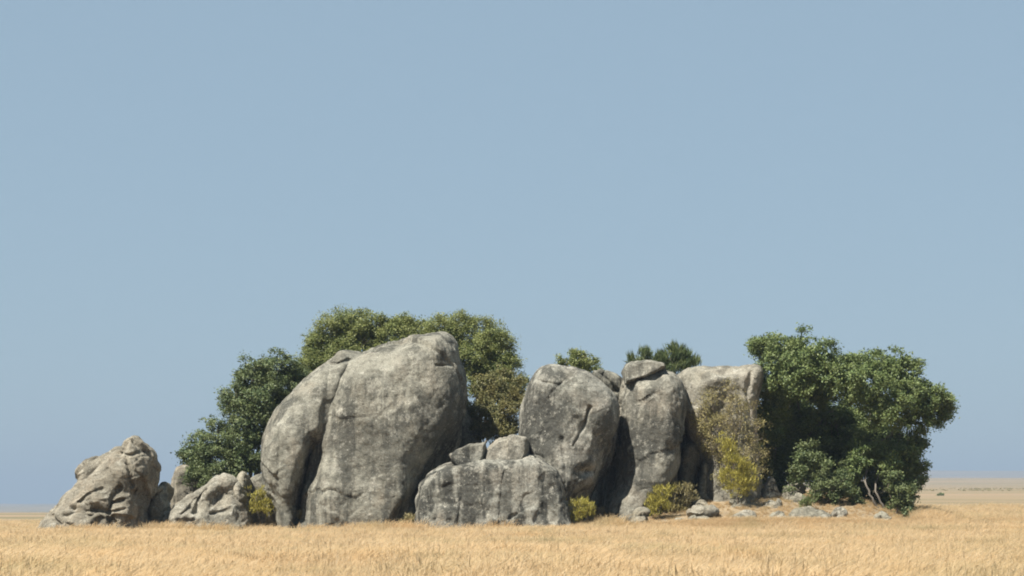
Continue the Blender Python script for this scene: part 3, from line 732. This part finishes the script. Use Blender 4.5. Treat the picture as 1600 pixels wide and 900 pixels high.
plant("shrub", "dry brown twiggy shrub in front of the pale square-topped boulder", "shrub", 123.6, (1145, 785),
      [(1110,625,20,.3),(1140,630,20,.2),(1095,645,16,.3),(1120,660,26,0),(1150,665,24,0),(1175,690,22,.2),(1125,700,28,-.2),(1160,715,26,-.2),(1190,710,16,.3),(1130,740,22,-.2),(1190,735,12,.2),(1175,745,18,0),(1100,665,16,.2),(1185,665,14,.4),(1160,640,18,.3),(1108,690,16,.1),(1140,605,12,.4)],
      ML_dry, MB_dark, 0.085, seed=15, trunk_r=0.045, crown_name="foliage", stem_name="stem", per_m2=26, sub_r=(.2, .46), per_sub=22, twigs=9, narrow=0.35, fill=0.15)
plant("shrub", "yellow-green shrub in front of the dry brown shrub", "shrub", 122.3, (1155, 785),
      [(1150,725,18,0),(1165,735,16,0),(1140,742,16,0),(1155,755,20,-.1),(1172,752,12,0),(1135,690,12,.3),(1142,705,10,.2)],
      ML_yell, MB_dark, 0.15, seed=16, trunk_r=0.035, crown_name="foliage", stem_name="stem", per_m2=46, sub_r=(.14, .32), per_sub=24, twigs=5, narrow=0.2, spiky=True, fill=0.25)
SMALL = [
 ("yellow-green shrub at the foot of the leaning slab, beside the pale outcrop", 120.9, (409, 815), [(402,772,13,0),(412,782,12,0),(400,790,12,0),(418,793,10,0)], ML_yell),
 ("faded grey-green weed tuft at the cleft between slab and largest boulder", 120.2, (482, 820), [(478,796,9,0),(490,800,10,0),(470,804,8,0),(500,806,8,0)], ML_gray),
 ("yellow-green shrub under the overhang of the tall cracked boulder", 118.6, (910, 830), [(906,788,12,0),(915,800,12,0),(902,804,11,0),(920,792,8,0)], ML_yell),
 ("straw-yellow shrub left of the flat tilted grey slab", 120.8, (1028, 815), [(1022,778,11,0),(1032,768,10,0),(1020,794,12,0),(1036,786,11,0),(1044,766,8,0)], ML_yell),
 ("faded olive shrub in front of the dark upright stone", 122.2, (1072, 805), [(1072,762,10,0),(1070,780,11,0),(1078,774,9,0),(1066,792,10,0)], ML_gray),
 ("small brown twiggy shrub between the straw-yellow and the faded olive shrub", 122.0, (1052, 805), [(1052,778,11,0),(1056,764,9,0),(1048,790,11,0)], ML_dry),
 ("little green sprig beside the stones under the great tree", 122.2, (1263, 800), [(1258,782,8,0),(1268,780,9,0),(1262,790,8,0)], ML_green),
 ("low dry weed at the foot of the largest boulder beside the streaked slab", 118.9, (642, 825), [(640,808,7,0),(648,812,6,0),(632,814,6,0)], ML_gray),
]
for i, (lab, Y, base, cl, mt) in enumerate(SMALL):
    plant("shrub", lab, "shrub", Y, base, cl, mt, MB_dark, 0.17, seed=60 + i, trunk_r=0.022, crown_name="foliage", stem_name="stem", per_m2=60, sub_r=(.10, .26), per_sub=17, twigs=5, narrow=0.16, spiky=True, fill=0.2)

# far bushes dotted on the plain at the right
FAR = [(1470,777,620,4.2)]
for i, (px, py, Y, r) in enumerate(FAR):
    x = (px - 800) * Y / FPX; k = Y / FPX
    gz = float(ground_z(np.array([x]), np.array([Y]))[0])
    py0 = HOR - (gz - EYE) / k
    plant("shrub", "lone dark bush on the far plain right of the great tree" if i == 0 else "tiny dark bush in the faint row far out on the plain at right", "shrub", float(Y), (px, py0),
          [(px - r * .9, py0 - r * .3, r * .5, 0), (px + r * 1.0, py0 - r * .3, r * .45, 0.3), (px, py0 - r * .5, r * .6, 0)], ML_gray if i else ML_green, MB_dark, 0.30,
          group=None if i == 0 else "bushes far out on the plain", seed=90 + i, trunk_r=0.06, crown_name="foliage", stem_name="stem", per_m2=16, sub_r=(.3, .5), per_sub=22, twigs=0)

def far_scrub():
    rs_ = np.random.default_rng(5)
    cl = []
    for _ in range(420):
        Y = rs_.uniform(820, 1150); px = rs_.uniform(1395, 1720)
        if vnoise(np.array([[px / 40.0, Y / 90.0, 0.5]]), 8)[0] < -0.05: continue
        x = (px - 800) * Y / FPX; r = rs_.uniform(0.12, 0.30)
        cl.append((np.array([x, Y, float(ground_z(np.array([x]), np.array([Y]))[0]) + r * 0.4]), r))
    V, Q = leaves(cl, rs_, 0.22, 20, 8, (.2, .4))
    o = link("distant_scrub", mesh_np("distant_scrub", V, Q, ML_gray, smooth=False))
    tag(o, "faint low band of scrub far out on the plain right of the great tree", "scrub", kind="stuff")
far_scrub()

# ---------------------------------------------------------------- dry grass
def tuft_mesh(seed, n=110, rad=0.36, hgt=(0.22, 0.66), w=0.0062):
    rs_ = np.random.default_rng(seed)
    V, Q = [], []
    for i in range(n):
        a = rs_.uniform(0, 2 * math.pi); r = rad * math.sqrt(rs_.random())
        h = rs_.uniform(*hgt); lean = rs_.normal(0, 0.13, 2) + np.array([0.13, 0.0]) + 0.25 * np.array([math.cos(a), math.sin(a)]) * r / rad
        b = np.array([r * math.cos(a), r * math.sin(a), -0.05])
        t = rs_.uniform(0, math.pi); side = np.array([math.cos(t), math.sin(t), 0]) * w * rs_.uniform(.7, 1.3)
        p1 = b + np.array([lean[0] * .3 * h, lean[1] * .3 * h, h * .55]); p2 = b + np.array([lean[0] * h, lean[1] * h, h])
        droop = rs_.random() < 0.5
        p3 = p2 + np.array([lean[0] * .5 + 0.05, lean[1] * .5, 0.09 if not droop else 0.02]) * rs_.uniform(.6, 1.2)
        o = len(V)
        head = rs_.uniform(0.7, 1.9)
        V += [b - side, b + side, p1 - side * .8, p1 + side * .8, p2 - side * head * .7, p2 + side * head * .7, p3 - side * .25, p3 + side * .25]
        Q += [(o, o + 1, o + 3, o + 2), (o + 2, o + 3, o + 5, o + 4), (o + 4, o + 5, o + 7, o + 6)]
    return mesh_np("grass_tuft", np.array(V), np.array(Q), M_grass, smooth=False)

tufts = bpy.data.collections.new("grass_tufts")
for s in range(6):
    o = bpy.data.objects.new("grass_tuft", tuft_mesh(200 + s)); tufts.objects.link(o)

def grass_points():
    pts = []
    def wedge(y0, y1, n, half, sc):
        # even spread over a wedge of the plain in front of the viewer
        y = np.sqrt(rng.uniform(y0 ** 2, y1 ** 2, n)); t = rng.uniform(-half, half, n)
        pts.append(np.stack([y * t, y, rng.uniform(*sc, n)], -1))
    wedge(18, 60, 14500, 0.30, (0.75, 1.15))
    wedge(60, 119, 42000, 0.30, (0.7, 1.15))
    wedge(117, 150, 17500, 0.30, (0.55, 1.0))
    wedge(117.5, 129, 12000, 0.17, (0.6, 1.0))
    wedge(150, 235, 14000, 0.30, (0.6, 1.1))
    wedge(113, 118.6, 1500, 0.2, (0.95, 1.25))
    p = np.concatenate(pts)
    x, y, s = p.T
    px = 800 + x / y * FPX
    # thin and short among the stones and under the trees, none inside the rocks
    s = np.where((px > 960) & (px < 1420) & (y > 112), np.minimum(s, 0.75), s)
    k = (y > 119.0) & (y < 134) & (px > 90) & (px < 1430)
    keep = ~k | (rng.random(len(p)) < 0.5)
    s = np.where(k & (px > 960), s * 0.27, np.where(k, s * 0.4, s))
    s = np.where((y > 60) & (rng.random(len(p)) < 0.03), s * 1.18, s)
    # taller clumps banked against the feet of the rocks
    cl_ = vnoise(np.stack([x / 0.9, y / 1.5, 0 * x], -1), 14)
    s = np.where((y > 115.5) & (y < 119) & (px < 960) & (cl_ > 0.25), s * 1.15, np.where((y > 112) & (y < 119), s * 0.85, s))
    # patchy height
    s = s * (1 + 0.16 * vnoise(np.stack([x / 3.0, y / 6.0, 0 * x], -1), 4))
    p = np.stack([x, y, s], -1)[keep]
    z = ground_z(p[:, 0], p[:, 1])
    return p, z
gp, gz = grass_points()
me = bpy.data.meshes.new("dry_grass")
me.vertices.add(len(gp)); me.vertices.foreach_set("co", np.stack([gp[:, 0], gp[:, 1], gz], -1).astype(np.float32).ravel())
at = me.attributes.new("size", 'FLOAT', 'POINT'); at.data.foreach_set("value", gp[:, 2].astype(np.float32))
at = me.attributes.new("turn", 'FLOAT', 'POINT'); at.data.foreach_set("value", (rng.normal(0, 0.7, len(gp))).astype(np.float32))
at = me.attributes.new("pick", 'INT', 'POINT'); at.data.foreach_set("value", rng.integers(0, 6, len(gp)).astype(np.int32))
grass = link("dry_grass", me)
tag(grass, "knee-high golden dry grass covering the plain in front of the rocks", "grass", kind="stuff")
ng = bpy.data.node_groups.new("grass_scatter", 'GeometryNodeTree')
ng.interface.new_socket("Geometry", in_out='INPUT', socket_type='NodeSocketGeometry')
ng.interface.new_socket("Geometry", in_out='OUTPUT', socket_type='NodeSocketGeometry')
N_, L_ = ng.nodes, ng.links
gi, go = N_.new("NodeGroupInput"), N_.new("NodeGroupOutput")
ci = N_.new("GeometryNodeCollectionInfo"); ci.inputs[0].default_value = tufts
ci.inputs["Separate Children"].default_value = True; ci.inputs["Reset Children"].default_value = True
iop = N_.new("GeometryNodeInstanceOnPoints"); iop.inputs["Pick Instance"].default_value = True
def attr(name, typ):
    a = N_.new("GeometryNodeInputNamedAttribute"); a.data_type = typ; a.inputs[0].default_value = name
    return a.outputs["Attribute"]
cx = N_.new("ShaderNodeCombineXYZ"); L_.new(attr("turn", 'FLOAT'), cx.inputs[2])
L_.new(gi.outputs[0], iop.inputs["Points"]); L_.new(ci.outputs[0], iop.inputs["Instance"])
L_.new(attr("pick", 'INT'), iop.inputs["Instance Index"])
L_.new(cx.outputs[0], iop.inputs["Rotation"]); L_.new(attr("size", 'FLOAT'), iop.inputs["Scale"])
L_.new(iop.outputs[0], go.inputs[0])
md = grass.modifiers.new("scatter", 'NODES'); md.node_group = ng

# ---------------------------------------------------------------- haze
def haze(density):
    w, z0, z1 = 14500.0, -16.0, 185.0
    V = np.array([(sx * w, sy * w, z) for z in (z0, z1) for sx, sy in ((-1, -1), (1, -1), (1, 1), (-1, 1))])
    Q = np.array([(3, 2, 1, 0), (4, 5, 6, 7), (0, 1, 5, 4), (1, 2, 6, 5), (2, 3, 7, 6), (3, 0, 4, 7)])
    M = Mat("haze_air")
    v = M.new("ShaderNodeVolumePrincipled")
    v.inputs["Color"].default_value = (0.345, 0.44, 0.565, 1)
    v.inputs["Density"].default_value = density
    v.inputs["Anisotropy"].default_value = 0.0
    M.l.new(v.outputs[0], M.out.inputs["Volume"])
    o = link("haze", mesh_np("haze", V, Q, M.m, smooth=False))
    tag(o, "pale dust haze lying over the far plain", "haze", kind="stuff")
haze(0.00020)
